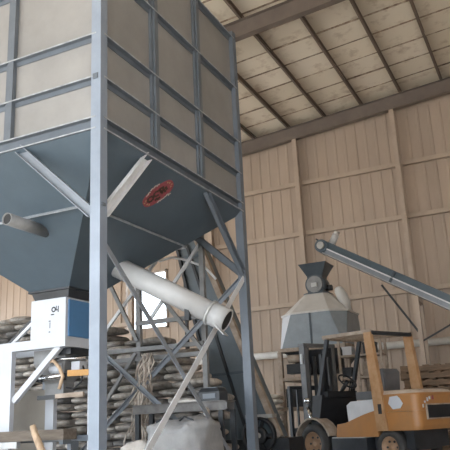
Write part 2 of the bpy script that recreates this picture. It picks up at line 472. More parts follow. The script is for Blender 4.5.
# knee braces
def knee(p, q, side, o=1, m='brace'):
    MB().chan(p, q, 0.06, 0.10, 0.008, side=side, open_=o).build('knee_brace', m, hop, HC)
ez = 0.035
knee((-4.71, Y0 + ez, 3.67), (X1 - PWD, Y0 + ez, 2.80), (0, 1, 0), -1)
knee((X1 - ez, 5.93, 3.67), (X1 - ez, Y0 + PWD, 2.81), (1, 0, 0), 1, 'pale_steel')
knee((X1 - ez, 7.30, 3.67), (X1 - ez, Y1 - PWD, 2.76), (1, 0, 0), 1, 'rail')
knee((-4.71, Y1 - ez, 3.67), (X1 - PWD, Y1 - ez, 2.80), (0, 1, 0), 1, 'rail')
knee((-6.1, Y0 + ez, 3.67), (X0 + PWD, Y0 + ez, 2.80), (0, 1, 0), -1)
knee((-6.1, Y1 - ez, 3.67), (X0 + PWD, Y1 - ez, 2.80), (0, 1, 0))
knee((X0 + ez, 5.93, 3.67), (X0 + ez, Y0 + PWD, 2.81), (1, 0, 0))
knee((X0 + ez, 7.28, 3.67), (X0 + ez, Y1 - PWD, 2.76), (1, 0, 0))
# cross braces
def xb(p, q, side, m):
    w_ = 0.08 if m == 'pale_steel' else 0.06
    MB().angle(p, q, 0.05, w_, 0.008, side=side).build('cross_brace', m, hop, HC)
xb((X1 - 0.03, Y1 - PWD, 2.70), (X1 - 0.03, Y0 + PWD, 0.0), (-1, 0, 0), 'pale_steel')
xb((X1 - 0.09, Y0 + PWD, 2.60), (X1 - 0.09, Y1 - PWD, 0.0), (-1, 0, 0), 'brace')
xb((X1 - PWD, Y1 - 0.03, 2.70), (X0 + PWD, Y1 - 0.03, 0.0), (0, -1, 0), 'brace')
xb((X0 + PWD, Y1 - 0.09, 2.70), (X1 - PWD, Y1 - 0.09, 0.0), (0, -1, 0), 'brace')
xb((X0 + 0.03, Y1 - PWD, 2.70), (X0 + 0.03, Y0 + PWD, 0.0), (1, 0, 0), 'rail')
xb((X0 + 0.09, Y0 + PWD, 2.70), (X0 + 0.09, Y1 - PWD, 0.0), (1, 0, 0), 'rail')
# weld cleats on the near leg
MB().box(X1 - 0.01, X1 + 0.012, Y0 + 0.02, Y0 + 0.08, 2.86, 2.89).build('cleat', 'rail', hop, HC)
MB().box(X1 - 0.09, X1 - 0.03, Y0 - 0.01, Y0 + 0.01, 4.20, 4.26).build('cleat', 'rail', hop, HC)
# painted emblem on the right-hand funnel plate
fo, fn = faces[1]
eu = V((0, 1, 0)); ev = fn.cross(eu).normalized(); ev = ev if ev.z > 0 else -ev
ec = V((-3.915, 6.52, 3.445))
pa, pb = V(TOP[1]), fn
ec = ec - fn * (ec - pa).dot(fn)
mj = (ev * 0.86 + eu * 0.5).normalized(); mn = (eu * 0.86 - ev * 0.5).normalized()
if True:
    mj = (V((0.305, 0.16, 0.248)) - fn * V((0.305, 0.16, 0.248)).dot(fn)).normalized(); mn = fn.cross(mj).normalized()
def EP(a, b, h): return ec + mj * a + mn * b + fn * h
red = MB()
red.prism([EP(0.225 * math.copysign(abs(math.cos(t)) ** 0.8, math.cos(t)), 0.135 * math.copysign(abs(math.sin(t)) ** 0.8, math.sin(t)), 0.001) for t in [2 * PI * i / 28 for i in range(28)]], fn * 0.003)
emb = red.build('emblem', 'red', fo, HC, label='red oval emblem with dark brown lettering')
dk = MB(); gd = MB()
random.seed(3)
def stroke(m, pts, w, h=0.004):
    for i in range(len(pts) - 1):
        m.bar(EP(*pts[i], h), EP(*pts[i + 1], h), w, 0.004, side=(EP(*pts[i + 1], h) - EP(*pts[i], h)).cross(fn))
def ring(m, a, b, r, w, n=10, t0=0, t1=2 * PI):
    stroke(m, [(a + r * math.cos(t0 + (t1 - t0) * i / n), b + r * math.sin(t0 + (t1 - t0) * i / n)) for i in range(n + 1)], w)
ring(dk, -0.115, 0.005, 0.042, 0.03)
ring(dk, -0.02, 0.02, 0.040, 0.03, t0=0.4, t1=5.2)
stroke(dk, [(-0.075, -0.07), (-0.03, -0.055)], 0.03); stroke(dk, [(-0.045, -0.09), (0.005, -0.07)], 0.03)
stroke(dk, [(0.03, 0.07), (0.05, -0.05)], 0.03); stroke(dk, [(0.03, 0.065), (0.10, 0.045)], 0.03)
stroke(dk, [(0.02, 0.0), (0.10, -0.01)], 0.03); stroke(dk, [(0.075, 0.05), (0.09, -0.06)], 0.03)
stroke(dk, [(0.115, 0.03), (0.12, -0.04)], 0.03)
for s in (-1, 1):
    for a, b in ((0.17, 0.03), (0.19, -0.02), (0.165, -0.045), (0.15, 0.06)):
        stroke(gd, [(s * a, s * b), (s * (a + 0.012), s * (b + 0.022)), (s * (a + 0.02), s * b)], 0.007)
for a, b in ((-0.10, 0.12), (-0.05, 0.145), (0.0, 0.15), (-0.13, 0.10), (0.04, 0.14), (0.05, -0.14), (0.09, -0.13), (0.0, -0.14), (0.12, -0.15), (-0.04, -0.135)):
    pl_ = MB(); stroke(pl_, [(a - 0.02, b - 0.008), (a + 0.005, b + 0.01), (a + 0.022, b - 0.002)], 0.016)
    pl_.build('emblem_border', 'pale', fo, HC)
gd.bm.verts.ensure_lookup_table()
dk.build('emblem_lettering', 'umber', fo, HC)
gd.build('emblem_flourish', 'gold', fo, HC)
random.seed(11)

# ---------------------------------------------------------------- screw feeder tube
p, q = V((-4.98, 6.95, 2.86)), V((-3.42, 7.20, 1.965))
d = (q - p).normalized()
sc = thing('screw_feeder', 'pale grey inclined screw feeder tube sticking out from under the funnel', 'feeder tube', tuple(p))
MB().lathe(p, d, [(0, 0.132), ((q - p).length - 0.18, 0.132), ((q - p).length - 0.18, 0.12), (0, 0.12)], n=32).build('tube', 'tube', sc, p)
e = q - d * 0.22
MB().lathe(e, d, [(0, 0.142), (0.22, 0.142), (0.22, 0.122), (0, 0.122)], n=32).build('end_collar', 'tube', sc, p)
MB().lathe(e - d * 0.02, d, [(0, 0.155), (0.03, 0.155), (0.03, 0.12), (0, 0.12)], n=32).build('flange', 'galv', sc, p)
MB().cyl(q - d * 0.015, q - d * 0.008, 0.1225).build('outlet_shade', 'bore_shade', sc, p)  # black disc across the mouth stands for the dark inside
sp = d.cross(V((0, 0, 1))).normalized(); upv = sp.cross(d)
MB().bar(q - upv * 0.10 - d * 0.10, q - upv * 0.16 + d * 0.06, 0.20, 0.012, side=sp).build('lip', 'tube', sc, p)
MB().box(-3.90, -3.84, 7.03, 7.09, 2.0, 2.2).build('clamp', 'black', sc, p)

# ---------------------------------------------------------------- bagging scale
BO = (-5.45, 6.7, 0)
bs = thing('bagging_scale', 'white bagging scale cabinet with blue door on a white frame below the funnel', 'bagging machine', BO)
bx0, bx1, by0, by1 = -5.69, -5.165, 6.40, 7.10
cab = MB().box(bx0, bx1, by0, by1, 1.87, 2.35).build('cabinet', 'white', bs, BO, bevel=0.012)
dr = MB().box(bx1, bx1 + 0.018, by0 + 0.05, by1 - 0.04, 1.885, 2.325).build('door', 'blue', cab, BO, bevel=0.006)
MB().box(bx1 + 0.018, bx1 + 0.03, by0 + 0.46, by0 + 0.49, 2.05, 2.17).build('door_handle', 'white', cab, BO)
for (a, z, w, h) in ((-5.275, 2.215, 0.015, 0.075), (-5.30, 2.205, 0.035, 0.014), (-5.305, 2.235, 0.012, 0.045), (-5.36, 2.155, 0.05, 0.014), (-5.40, 2.08, 0.03, 0.012), (-5.395, 2.03, 0.010, 0.07), (-5.40, 1.95, 0.025, 0.012)):
    MB().box(a - w / 2, a + w / 2, by0 - 0.0015, by0 + 0.002, z - h / 2, z + h / 2).build('cabinet_marking', 'dark', cab, BO)
fy0, fy1 = 6.37, 7.12
fx0, fx1 = -6.75, -5.14
MB().box(fx0, fx1, fy0, fy0 + 0.12, 1.76, 1.868).build('frame_beam', 'white', bs, BO, bevel=0.004)
MB().box(fx0, fx1, fy1 - 0.10, fy1, 1.76, 1.868).build('frame_beam', 'white', bs, BO, bevel=0.004)
for xx in (fx0, fx1 - 0.1):
    MB().box(xx, xx + 0.10, fy0 + 0.12, fy1 - 0.10, 1.76, 1.868).build('cross_beam', 'white', bs, BO, bevel=0.004)
MB().box(-6.75, -5.945, 6.37, 6.44, 0.0, 1.76).build('column', 'white', bs, BO, bevel=0.01)
MB().box(-6.75, -6.62, fy1 - 0.12, fy1, 0.0, 1.76).build('column', 'white', bs, BO, bevel=0.01)
MB().bar((-5.26, 6.43, 1.77), (-5.94, 6.43, 1.17), 0.06, 0.07, side=(0, 1, 0)).build('diagonal_brace', 'white', bs, BO)
MB().bar((-6.35, 6.75, 1.87), (-5.72, 6.75, 2.33), 0.04, 0.04).build('stay_bar', 'pale_steel', bs, BO)
MB().lathe((-5.345, by0, 2.215), (0, 1, 0), [(-0.002, 0.034), (0.001, 0.034), (0.001, 0.018), (-0.002, 0.018)], n=20).build('cabinet_logo', 'dark', cab, BO)
# clamp gear below the frame
MB().cyl((-5.62, 6.65, 1.62), (-5.62, 6.65, 1.76), 0.06).build('air_cylinder', 'galv', bs, BO)
fn_ = MB(); fn_.loft([[(-5.52 + a * s1, 6.75 + b * s2, z) for a, b in ((-1, -1), (1, -1), (1, 1), (-1, 1))] for s1, s2, z in ((0.24, 0.2, 1.76), (0.24, 0.2, 1.60), (0.14, 0.1, 1.36), (0.14, 0.1, 1.20))])
fn_.build('discharge_spout', 'grey_steel', bs, BO)
MB().cyl((-5.62, 6.52, 1.42), (-5.28, 6.52, 1.44), 0.035).build('clamp_cylinder', 'chrome', bs, BO)
for a in (-5.66, -5.31): MB().box(a, a + 0.055, 6.49, 6.55, 1.38, 1.465).build('clamp_jaw', 'dark', bs, BO)
MB().bar((-5.20, 6.50, 1.455), (-4.86, 6.72, 1.46), 0.06, 0.07, side=(0, 1, 0)).build('clamp_arm', 'amber', bs, BO)
MB().tube([(-5.52, 6.45, 1.60), (-5.36, 6.44, 1.61), (-5.27, 6.44, 1.52), (-5.22, 6.44, 1.42), (-5.27, 6.44, 1.28)], 0.022).build('strap', 'stick', bs, BO)
MB().box(-6.5, -5.92, 6.98, 7.02, 0.0, 1.32).build('back_board', 'ply', bs, BO)
MB().box(-5.86, -5.73, 6.9, 6.97, 0.0, 1.25).build('rear_leg', 'white', bs, BO, bevel=0.004)
MB().box(-5.21, -5.17, 6.9, 6.97, 0.0, 1.76).build('rear_leg', 'white', bs, BO, bevel=0.004)
MB().box(-5.62, -5.35, 6.47, 6.51, 1.17, 1.22).build('bag_clamp', 'black', bs, BO)
MB().bar((-5.34, 6.47, 1.20), (-5.0, 6.55, 1.21), 0.05, 0.05, side=(0, 1, 0)).build('clamp_bar', 'dusty', bs, BO)

MB().cyl((-5.42, 6.46, 1.63), (-5.02, 6.62, 1.63), 0.018).build('guide_bar', 'chrome', bs, BO)
MB().cyl((-5.50, 6.58, 1.53), (-5.34, 6.58, 1.53), 0.06).build('air_reservoir', 'white', bs, BO)
MB().box(-5.24, -5.12, 6.62, 6.76, 1.50, 1.60).build('valve_block', 'white', bs, BO, bevel=0.01)
MB().box(-5.40, -5.16, 6.50, 6.95, 1.68, 1.755).build('under_frame_box', 'dark', bs, BO, bevel=0.01)  # plain dark box filling the space just below the frame
MB().tube([(-5.16, 6.7, 1.6), (-5.1, 6.68, 1.5), (-5.12, 6.66, 1.36), (-5.2, 6.62, 1.28), (-5.3, 6.6, 1.3)], 0.012).build('air_hose', 'black', bs, BO)

# bag sewing conveyor bed in front: plank on steel bar
pk = thing('plank_trestle', 'dusty brown plank lying on a grey steel bar in front of the white column', 'plank', (-5.6, 5.8, 0))
PO = (-5.6, 5.8, 0)
MB().box(-6.6, -4.68, 5.80, 6.02, 0.725, 0.83).build('plank', 'plank', pk, PO, bevel=0.004)
MB().box(-6.6, -4.30, 6.03, 6.08, 0.70, 0.76).build('steel_bar', 'rail', pk, PO)
MB().box(-6.6, -5.30, 5.80, 5.86, 0.655, 0.72).build('steel_edge', 'galv', pk, PO)
for xx in (-6.5, -4.75):
    MB().box(xx, xx + 0.05, 5.95, 6.08, 0, 0.70).box(xx, xx + 0.05, 5.82, 5.95, 0.68, 0.725).build('leg', 'rail', pk, PO)
st = MB().tube([(-4.93, 5.62, 0.88), (-4.90, 5.62, 0.80), (-4.78, 5.60, 0.62), (-4.60, 5.56, 0.30), (-4.46, 5.52, 0.025)], [0.030, 0.034, 0.037, 0.036, 0.03], n=10).build('tool_shaft', 'stick')
tag(st, 'pale wooden tool handle leaning against the plank at lower left', 'tool handle')

# ================================================================== SACKS
def sack_mesh(seed, L=0.68, W=0.42, H=0.122, mat_='sack'):
    bm = bmesh.new(); nu, nv = 18, 10
    rings = []
    def sg(v, e): return math.copysign(abs(v) ** e, v)
    for j in range(nv + 1):
        ph = -PI / 2 + PI * j / nv
        ring_ = []
        for i in range(nu):
            th = 2 * PI * i / nu
            x = L / 2 * sg(math.cos(ph), 0.55) * sg(math.cos(th), 0.45)
            y = W / 2 * sg(math.cos(ph), 0.55) * sg(math.sin(th), 0.45)
            z = H / 2 * sg(math.sin(ph), 0.6)
            z *= 1 - 0.45 * (abs(x) / (L / 2)) ** 4
            w = noise.noise(V((x * 6 + seed * 9, y * 6, z * 8))) * 0.026 + noise.noise(V((x * 17 + seed * 3, y * 17, z * 20))) * 0.012
            p = V((x, y, z)); p += p.normalized() * w
            z2 = noise.noise(V((x * 3 + seed * 5, y * 3, 1))) * 0.012
            ring_.append(bm.verts.new((p.x, p.y, p.z + z2)))
        rings.append(ring_)
    for j in range(nv):
        for i in range(nu):
            f = bm.faces.new((rings[j][i], rings[j][(i + 1) % nu], rings[j + 1][(i + 1) % nu], rings[j + 1][i])); f.smooth = True
    bm.faces.new(rings[0][::-1]); bm.faces.new(rings[-1])
    bmesh.ops.recalc_face_normals(bm, faces=bm.faces[:])
    me = bpy.data.meshes.new('sack'); bm.to_mesh(me); bm.free(); me.materials.append(M[mat_])
    return me
SK = [sack_mesh(i) for i in range(5)]
SKW = [sack_mesh(i + 20, mat_='white_sack') for i in range(2)]
def put_sack(me, loc, rot, label, group, name='sack'):
    o = link(name, me); o.location = loc; o.rotation_euler = rot
    return tag(o, label, 'sack', group)
SH = 0.122
ORD = 'first second third fourth fifth sixth seventh eighth ninth tenth eleventh twelfth thirteenth fourteenth fifteenth sixteenth seventeenth eighteenth nineteenth twentieth twenty-first twenty-second twenty-third twenty-fourth twenty-fifth twenty-sixth'.split()
ncol = 12
for c in range(ncol):
    xc = -5.0 - c * 0.455
    ztop = 1.98 + 0.9 * min(1, max(0, (-4.9 - xc) / 3.6)) + random.uniform(-0.08, 0.05)
    n = int(ztop / SH)
    if c == 0: n -= 3
    for k in range(n):
        lay = 0.10 * math.sin(k * 0.8 + 1) if c == 0 else 0.05 * math.sin(k * 1.7 + c)
        if c == 0: lay += 0.14 - 0.018 * k
        lay += 0.12 * (k % 2)
        z = SH * (k + 0.5)
        put_sack(random.choice(SK), (xc + lay + random.uniform(-0.02, 0.02), 9.62 + random.uniform(-0.09, 0.09), z + random.uniform(-0.01, 0.01)),
                 (random.uniform(-0.03, 0.03), random.uniform(-0.04, 0.04), PI / 2 + random.uniform(-0.14, 0.14) + (PI if random.random() < 0.5 else 0)),
                 'dusty woven sack, %s from the top in the %s stack from the pile\'s right end' % (ORD[n - k - 1], ORD[c]), 'sacks in the tall pile')
for xx, zz, yy in ((-8.35, 2.93, 9.55), (-6.6, 2.50, 9.6)):
    pass

# white sacks right of the hopper, near the cooler frame
for k in range(11):
    put_sack(SKW[k % 2], (-6.0 + random.uniform(-0.04, 0.04), 14.55 + random.uniform(-0.05, 0.05), SH * (k + 0.5)), (0, random.uniform(-0.05, 0.05), random.uniform(-0.2, 0.2)),
             'dusty white sack, %s from the top of the stack by the cooler stand' % ORD[10 - k], 'white sacks by the cooler stand', 'white_sack')

# ================================================================== steel trestle, bench, elevator
TO = (-5.4, 8.62, 0)
tr = thing('steel_trestle', 'grey steel lattice trestle standing in front of the sack pile', 'trestle', TO)
def tbar(p, q, w, h, nm, m='grey_steel', side=(0, 1, 0)):
    MB().bar(p, q, w, h, side=side).build(nm, m, tr, TO)
ty = 8.60
for xx in (-6.3, -5.55, -4.45):
    tbar((xx, ty, 0), (xx, ty, 3.55), 0.07, 0.07, 'leg')
for z, a, b in ((3.5, -6.3, -4.45), (2.28, -5.55, -4.10), (1.76, -6.3, -4.45), (1.90, -6.3, -4.45)):
    tbar((a, ty - 0.045, z), (b, ty - 0.045, z), 0.05, 0.06, 'beam')
tbar((-6.2, ty + 0.05, 2.25), (-5.0, ty + 0.05, 3.5), 0.035, 0.05, 'diagonal', 'pale_steel')
tbar((-5.42, ty + 0.05, 2.30), (-4.5, ty + 0.05, 3.38), 0.035, 0.05, 'diagonal', 'pale_steel')
tbar((-6.25, ty - 0.06, 3.33), (-5.55, ty - 0.06, 2.02), 0.04, 0.055, 'diagonal')
tbar((-5.55, ty - 0.1, 3.2), (-4.45, ty - 0.1, 1.8), 0.04, 0.055, 'diagonal')
tbar((-6.3, ty - 0.1, 0.9), (-5.55, ty - 0.1, 1.85), 0.04, 0.05, 'diagonal')

MB().tube([(-5.24, ty + 0.09, 3.22), (-5.0, ty + 0.09, 3.25), (-4.75, ty + 0.09, 3.17), (-4.45, ty + 0.09, 3.02), (-4.28, ty + 0.09, 2.82)], 0.018).build('conduit', 'pale_steel', tr, TO)
WO = (-4.4, 7.95, 0)
wb = thing('steel_workbench', 'low grey steel workbench under the hopper holding a small grey box', 'workbench', WO)
MB().chan((-5.12, 7.73, 1.02), (-3.74, 7.73, 1.02), 0.06, 0.115, 0.008, side=(0, -1, 0)).build('front_rail', 'bench', wb, WO)
MB().chan((-5.12, 8.12, 1.02), (-3.80, 8.12, 1.02), 0.06, 0.115, 0.008, side=(0, 1, 0)).build('rear_rail', 'bench', wb, WO)
MB().box(-5.12, -3.80, 7.76, 8.10, 1.06, 1.078).build('top_plate', 'bench', wb, WO)
for a in (-5.08, -3.86):
    for b in (7.74, 8.08):
        MB().box(a, a + 0.06, b, b + 0.05, 0, 0.965).build('leg', 'dark', wb, WO)
bxo = MB()
bxo.loft([[(-4.02 + a * 0.15 * s, 7.93 + b * 0.12 * s, z) for a, b in ((-1, -1), (1, -1), (1, 1), (-1, 1))] for z, s in ((1.08, 1.0), (1.19, 1.0), (1.24, 0.78))])
gb_ = thing('control_box', 'small grey plastic control box lying on the workbench', 'box', (-4.02, 7.93, 1.08))
bxo.build('housing', 'dark', gb_, (-4.02, 7.93, 1.08), bevel=0.01)
MB().box(-4.10, -3.92, 7.86, 8.0, 1.24, 1.25).build('lid', 'rail', gb_, (-4.02, 7.93, 1.08))
MB().box(-4.10, -3.92, 7.80, 7.806, 1.11, 1.17).build('faceplate', 'rail', gb_, (-4.02, 7.93, 1.08))
rg = MB()
for i in range(26):
    a = 2 * PI * i / 26
rgm = sack_mesh(55, 0.42, 0.22, 0.05, 'white_sack')
o = link('folded_rag', rgm); o.location = (-4.42, 7.92, 1.10); o.rotation_euler = (0, 0, 0.3)
tag(o, 'crumpled off-white cloth lying on the workbench left of the grey box', 'cloth')
og = link('glove', sack_mesh(58, 0.2, 0.1, 0.05, 'white_sack')); og.location = (-3.98, 7.665, 0.90); og.rotation_euler = (0.1, PI / 2, 0.2)
tag(og, 'dirty white work glove hanging from the workbench front rail', 'glove')

# bulk bag
def bulk():
    bm = bmesh.new(); nu, nv = 64, 28; rings = []
    def sg(v, e): return math.copysign(abs(v) ** e, v)
    for j in range(nv + 1):
        t = j / nv
        ring_ = []
        for i in range(nu):
            th = 2 * PI * i / nu
            r = (1.0 + 0.12 * math.sin(PI * min(1, t * 1.25))) if t < 0.75 else (1.085 - ((t - 0.75) / 0.25) ** 2 * 0.80)
            x = 0.36 * r * sg(math.cos(th), 0.6); y = 0.34 * r * sg(math.sin(th), 0.6)
            z = 0.78 * min(1, t / 0.78) if t < 0.78 else 0.78 + 0.06 * math.sin((t - 0.78) / 0.22 * PI / 2)
            w = noise.noise(V((x * 4, y * 4, z * 5))) * 0.09 + (0.5 - abs(noise.noise(V((x * 8, y * 8, z * 6))))) * 0.09 * (0.3 + t)
            ring_.append(bm.verts.new((x * (1 + w), y * (1 + w), max(0, z + w * 0.8 * t))))
        rings.append(ring_)
    for j in range(nv):
        for i in range(nu):
            f = bm.faces.new((rings[j][i], rings[j][(i + 1) % nu], rings[j + 1][(i + 1) % nu], rings[j + 1][i])); f.smooth = True
    bm.faces.new(rings[0][::-1]); bm.faces.new(rings[-1])
    bmesh.ops.recalc_face_normals(bm, faces=bm.faces[:])
    me = bpy.data.meshes.new('bag'); bm.to_mesh(me); bm.free(); me.materials.append(M['bulk_bag']); return me
jb = thing('bulk_bag', 'bulging grey woven bulk bag standing on the floor before the workbench', 'bulk bag', (-4.10, 7.30, 0))
link('bag', bulk(), jb)
for s in (-1, 1):
    MB().tube([(s * 0.28, -0.2, 0.72), (s * 0.24, -0.22, 0.86), (s * 0.12, -0.2, 0.90), (s * 0.02, -0.16, 0.85), (s * 0.02, -0.1, 0.78)], 0.012).build('lifting_loop', 'dark', jb)

# hanging twine bundle
tw = MB()
for i in range(60):
    low = i >= 22
    x0, y0 = -5.30 + random.uniform(-0.10, 0.08), 8.44 + random.uniform(-0.04, 0.03)
    zt_ = 1.80 + random.uniform(-0.06, 0.05)
    if low: x0 += -0.08 + random.uniform(-0.06, 0.04); zt_ = random.uniform(1.2, 1.45)
    ln = random.uniform(0.35, 0.75) if not low else random.uniform(0.6, 1.15)
    pts = []
    dx, dy = random.uniform(-0.22, 0.08), random.uniform(-0.12, 0.02)
    ph_, am = random.uniform(0, 6), random.uniform(0.01, 0.06)
    for s_ in range(9):
        u = s_ / 8
        pts.append((x0 + dx * u + am * math.sin(u * 7 + ph_), y0 + dy * u + am * 0.6 * math.cos(u * 6 + ph_ * 2), zt_ - ln * u))
    tw.tube(pts, random.uniform(0.006, 0.016), n=5)
o = tw.build('twine_bundle', 'twine')
tag(o, 'tangled bundle of pale twine hanging down the lattice trestle', 'twine')

# crumpled bags on the floor between the legs
o = link('crumpled_sack', sack_mesh(9, 0.5, 0.36, 0.66, 'white_sack')); o.location = (-4.80, 7.36, 0.32); o.rotation_euler = (0, 0, 0.3)
tag(o, 'crumpled pale sack slumped on the floor left of the bulk bag', 'sack')

# inclined elevator
EO = (-5.0, 11.3, 0)
el = thing('inclined_elevator', 'steep slate-blue inclined elevator leaning up behind the sack pile', 'elevator', EO)
ra, rb_ = V((-4.40, 0, 0.52)), V((-6.16, 0, 5.0))
la, lb_ = V((-5.46, 0, 0.49)), V((-6.50, 0, 5.0))
Yv = V((0, 1, 0))
MB().prism([la + Yv * 11.15, ra + Yv * 11.15, rb_ + Yv * 11.15, lb_ + Yv * 11.15], (0, 0.35, 0)).build('casing', 'elev', el, EO)
MB().bar(ra + Yv * 11.12, rb_ + Yv * 11.12, 0.12, 0.10, side=(0, 1, 0)).build('side_rail', 'dusty', el, EO)
MB().bar(la + Yv * 11.12, lb_ + Yv * 11.12, 0.06, 0.05, side=(0, 1, 0)).build('side_rail', 'dark', el, EO)
for u in (0.25, 0.5, 0.75):
    MB().bar(la.lerp(lb_, u) + Yv * 11.13, ra.lerp(rb_, u) + Yv * 11.13, 0.03, 0.05, side=(0, 1, 0)).build('stiffener', 'cone', el, EO)
MB().bar(la.lerp(ra, 0.45) + Yv * 11.13, lb_.lerp(rb_, 0.45) + Yv * 11.13, 0.03, 0.05, side=(0, 1, 0)).build('stiffener', 'dark', el, EO)
MB().box(-5.5, -4.2, 11.0, 11.7, 0.0, 0.5).build('boot', 'dark', el, EO, bevel=0.02)
for xx in (-6.35, -5.9):
    MB().box(xx - 0.03, xx + 0.03, 11.5, 11.56, 0, 3.9 if xx < -6.2 else 2.0).build('prop', 'dark', el, EO)
wl = MB().lathe((-4.70, 10.93, 0.56), (0, 1, 0), [(-0.05, 0.30), (0.05, 0.30), (0.05, 0.25), (-0.05, 0.25)], n=28).lathe((-4.70, 10.93, 0.56), (0, 1, 0), [(-0.03, 0.14), (0.06, 0.14), (0.06, 0.04), (-0.03, 0.04)], n=20)
for i in range(5):
    a = 2 * PI * i / 5
    wl.bar((-4.70 + 0.12 * math.cos(a), 10.93, 0.56 + 0.12 * math.sin(a)), (-4.70 + 0.26 * math.cos(a), 10.93, 0.56 + 0.26 * math.sin(a)), 0.03, 0.05)
wl.build('pulley', 'black', el, EO)
MB().cyl((-4.70, 10.85, 0.56), (-4.70, 11.02, 0.56), 0.045).build('shaft', 'galv', el, EO)
MB().box(-4.95, -4.45, 10.95, 11.15, 0.84, 0.90).build('guard_bracket', 'galv', el, EO)

# ================================================================== COOLER
CO = (-4.98, 15.75, 0)
co = thing('pellet_cooler', 'pale faceted metal cooler bin with slate feed hopper on a stand behind the forklift', 'cooler', CO)
ccx, ccy = CO[0], CO[1]; hw = 0.80
def octo(h, c, z): return [(ccx + a, ccy + b, z) for a, b in ((-h + c, -h), (h - c, -h), (h, -h + c), (h, h - c), (h - c, h), (-h + c, h), (-h, h - c), (-h, -h + c))]
body_b, body_t, top_t = octo(hw, 0.06, 2.36), octo(hw, 0.34, 3.16), octo(0.30, 0.10, 3.66)
def plates(A, B, nm, ms):
    mm = lambda i: 'white' if (ms[1] == 'white' and i == 7) else ms[0]
    for i in range(8):
        j = (i + 1) % 8
        a, b, c, d_ = V(A[i]), V(A[j]), V(B[j]), V(B[i])
        n = (b - a).cross(d_ - a).normalized(); ctr = V((ccx, ccy, (a.z + c.z) / 2))
        if n.dot(a - ctr) < 0: n = -n
        MB().prism([a, b, c, d_], -n * 0.012).build(nm, mm(i), co, CO)
plates(body_b, body_t, 'side_plate', ('cooler_side', 'white'))
plates(body_t, top_t, 'roof_plate', ('cooler_roof', 'cooler_roof'))
e_ = MB(); a_, b_ = octo(hw + 0.03, 0.35, 3.13), octo(hw + 0.03, 0.35, 3.17); e_.loft([a_, b_]); e_.build('eave_flange', 'cooler_roof', co, CO)
MB().prism(octo(0.31, 0.1, 3.65), (0, 0, 0.03)).build('top_flange', 'slate', co, CO)
MB().box(ccx - 0.02, ccx + 0.02, ccy - hw - 0.02, ccy - hw + 0.02, 2.36, 3.14).build('seam_bar', 'slate', co, CO)
MB().prism(octo(hw + 0.05, 0.05, 2.28), (0, 0, 0.08)).build('stand_ring', 'dusty', co, CO)
lo_ = MB(); lo_.loft([octo(0.74, 0.06, 2.28), octo(0.35, 0.05, 1.75)]); lo_.build('discharge_cone', 'dark', co, CO)
for sx in (-1, 1):
    for sy in (-1, 1):
        x_, y_ = ccx + sx * (hw + 0.0), ccy + sy * hw
        MB().box(x_ - 0.05, x_ + 0.05, y_ - 0.05, y_ + 0.05, 0, 2.28).build('leg', 'dusty', co, CO)
for z in (1.66, 1.0):
    for sy in (-1, 1):
        MB().box(ccx - hw, ccx + hw, ccy + sy * hw - 0.04, ccy + sy * hw + 0.04, z - 0.04, z + 0.04).build('stand_beam', 'dusty', co, CO)
    for sx in (-1, 1):
        MB().box(ccx + sx * hw - 0.04, ccx + sx * hw + 0.04, ccy - hw, ccy + hw, z - 0.04, z + 0.04).build('stand_beam', 'dusty', co, CO)
MB().box(-5.65, -5.15, 14.98, 15.3, 1.78, 2.0).build('gearbox', 'dark', co, CO, bevel=0.02)
MB().cyl((-5.6, 15.0, 2.12), (-5.2, 15.0, 2.12), 0.09).build('drive_motor', 'dusty', co, CO)
MB().box(-5.7, -5.2, 14.95, 15.2, 1.04, 1.45).build('lower_housing', 'dark', co, CO, bevel=0.02)
# rotary valve and feed hopper on top
rv = MB().cyl((ccx, ccy - 0.22, 3.89), (ccx, ccy + 0.22, 3.89), 0.245, n=28).build('rotary_valve', 'slate', co, CO)
MB().cyl((ccx, ccy - 0.26, 3.89), (ccx, ccy - 0.22, 3.89), 0.20, n=24).build('valve_cover', 'grey_steel', rv, CO)
MB().box(ccx - 0.07, ccx + 0.07, ccy - 0.30, ccy - 0.25, 3.82, 3.92).build('bearing_block', 'galv', rv, CO)
MB().box(ccx - 0.2, ccx + 0.2, ccy - 0.2, ccy + 0.2, 3.66, 3.80).build('valve_base', 'slate', co, CO)
MB().cyl((ccx + 0.2, ccy, 3.80), (ccx + 0.36, ccy, 3.80), 0.07).build('valve_motor', 'dark', co, CO)
fh = MB(); fh.loft([[(ccx + a * s, ccy + b * s, z) for a, b in ((-1, -1), (1, -1), (1, 1), (-1, 1))] for z, s in ((3.98, 0.19), (4.10, 0.19), (4.40, 0.35))], cap=False)
fh.loft([[(ccx + a * s, ccy + b * s, z) for a, b in ((-1, -1), (1, -1), (1, 1), (-1, 1))] for z, s in ((4.40, 0.34), (4.10, 0.18), (3.98, 0.18))], cap=False)
fh.build('feed_hopper', 'slate', co, CO)
MB().tube([(-4.40, 15.45, 3.74), (-4.395, 15.46, 3.715), (-4.38, 15.48, 3.66), (-4.34, 15.52, 3.55), (-4.30, 15.56, 3.42), (-4.28, 15.6, 3.14)], [0.04, 0.085, 0.115, 0.13, 0.135, 0.135], n=16).build('exhaust_elbow', 'cooler_roof', co, CO)

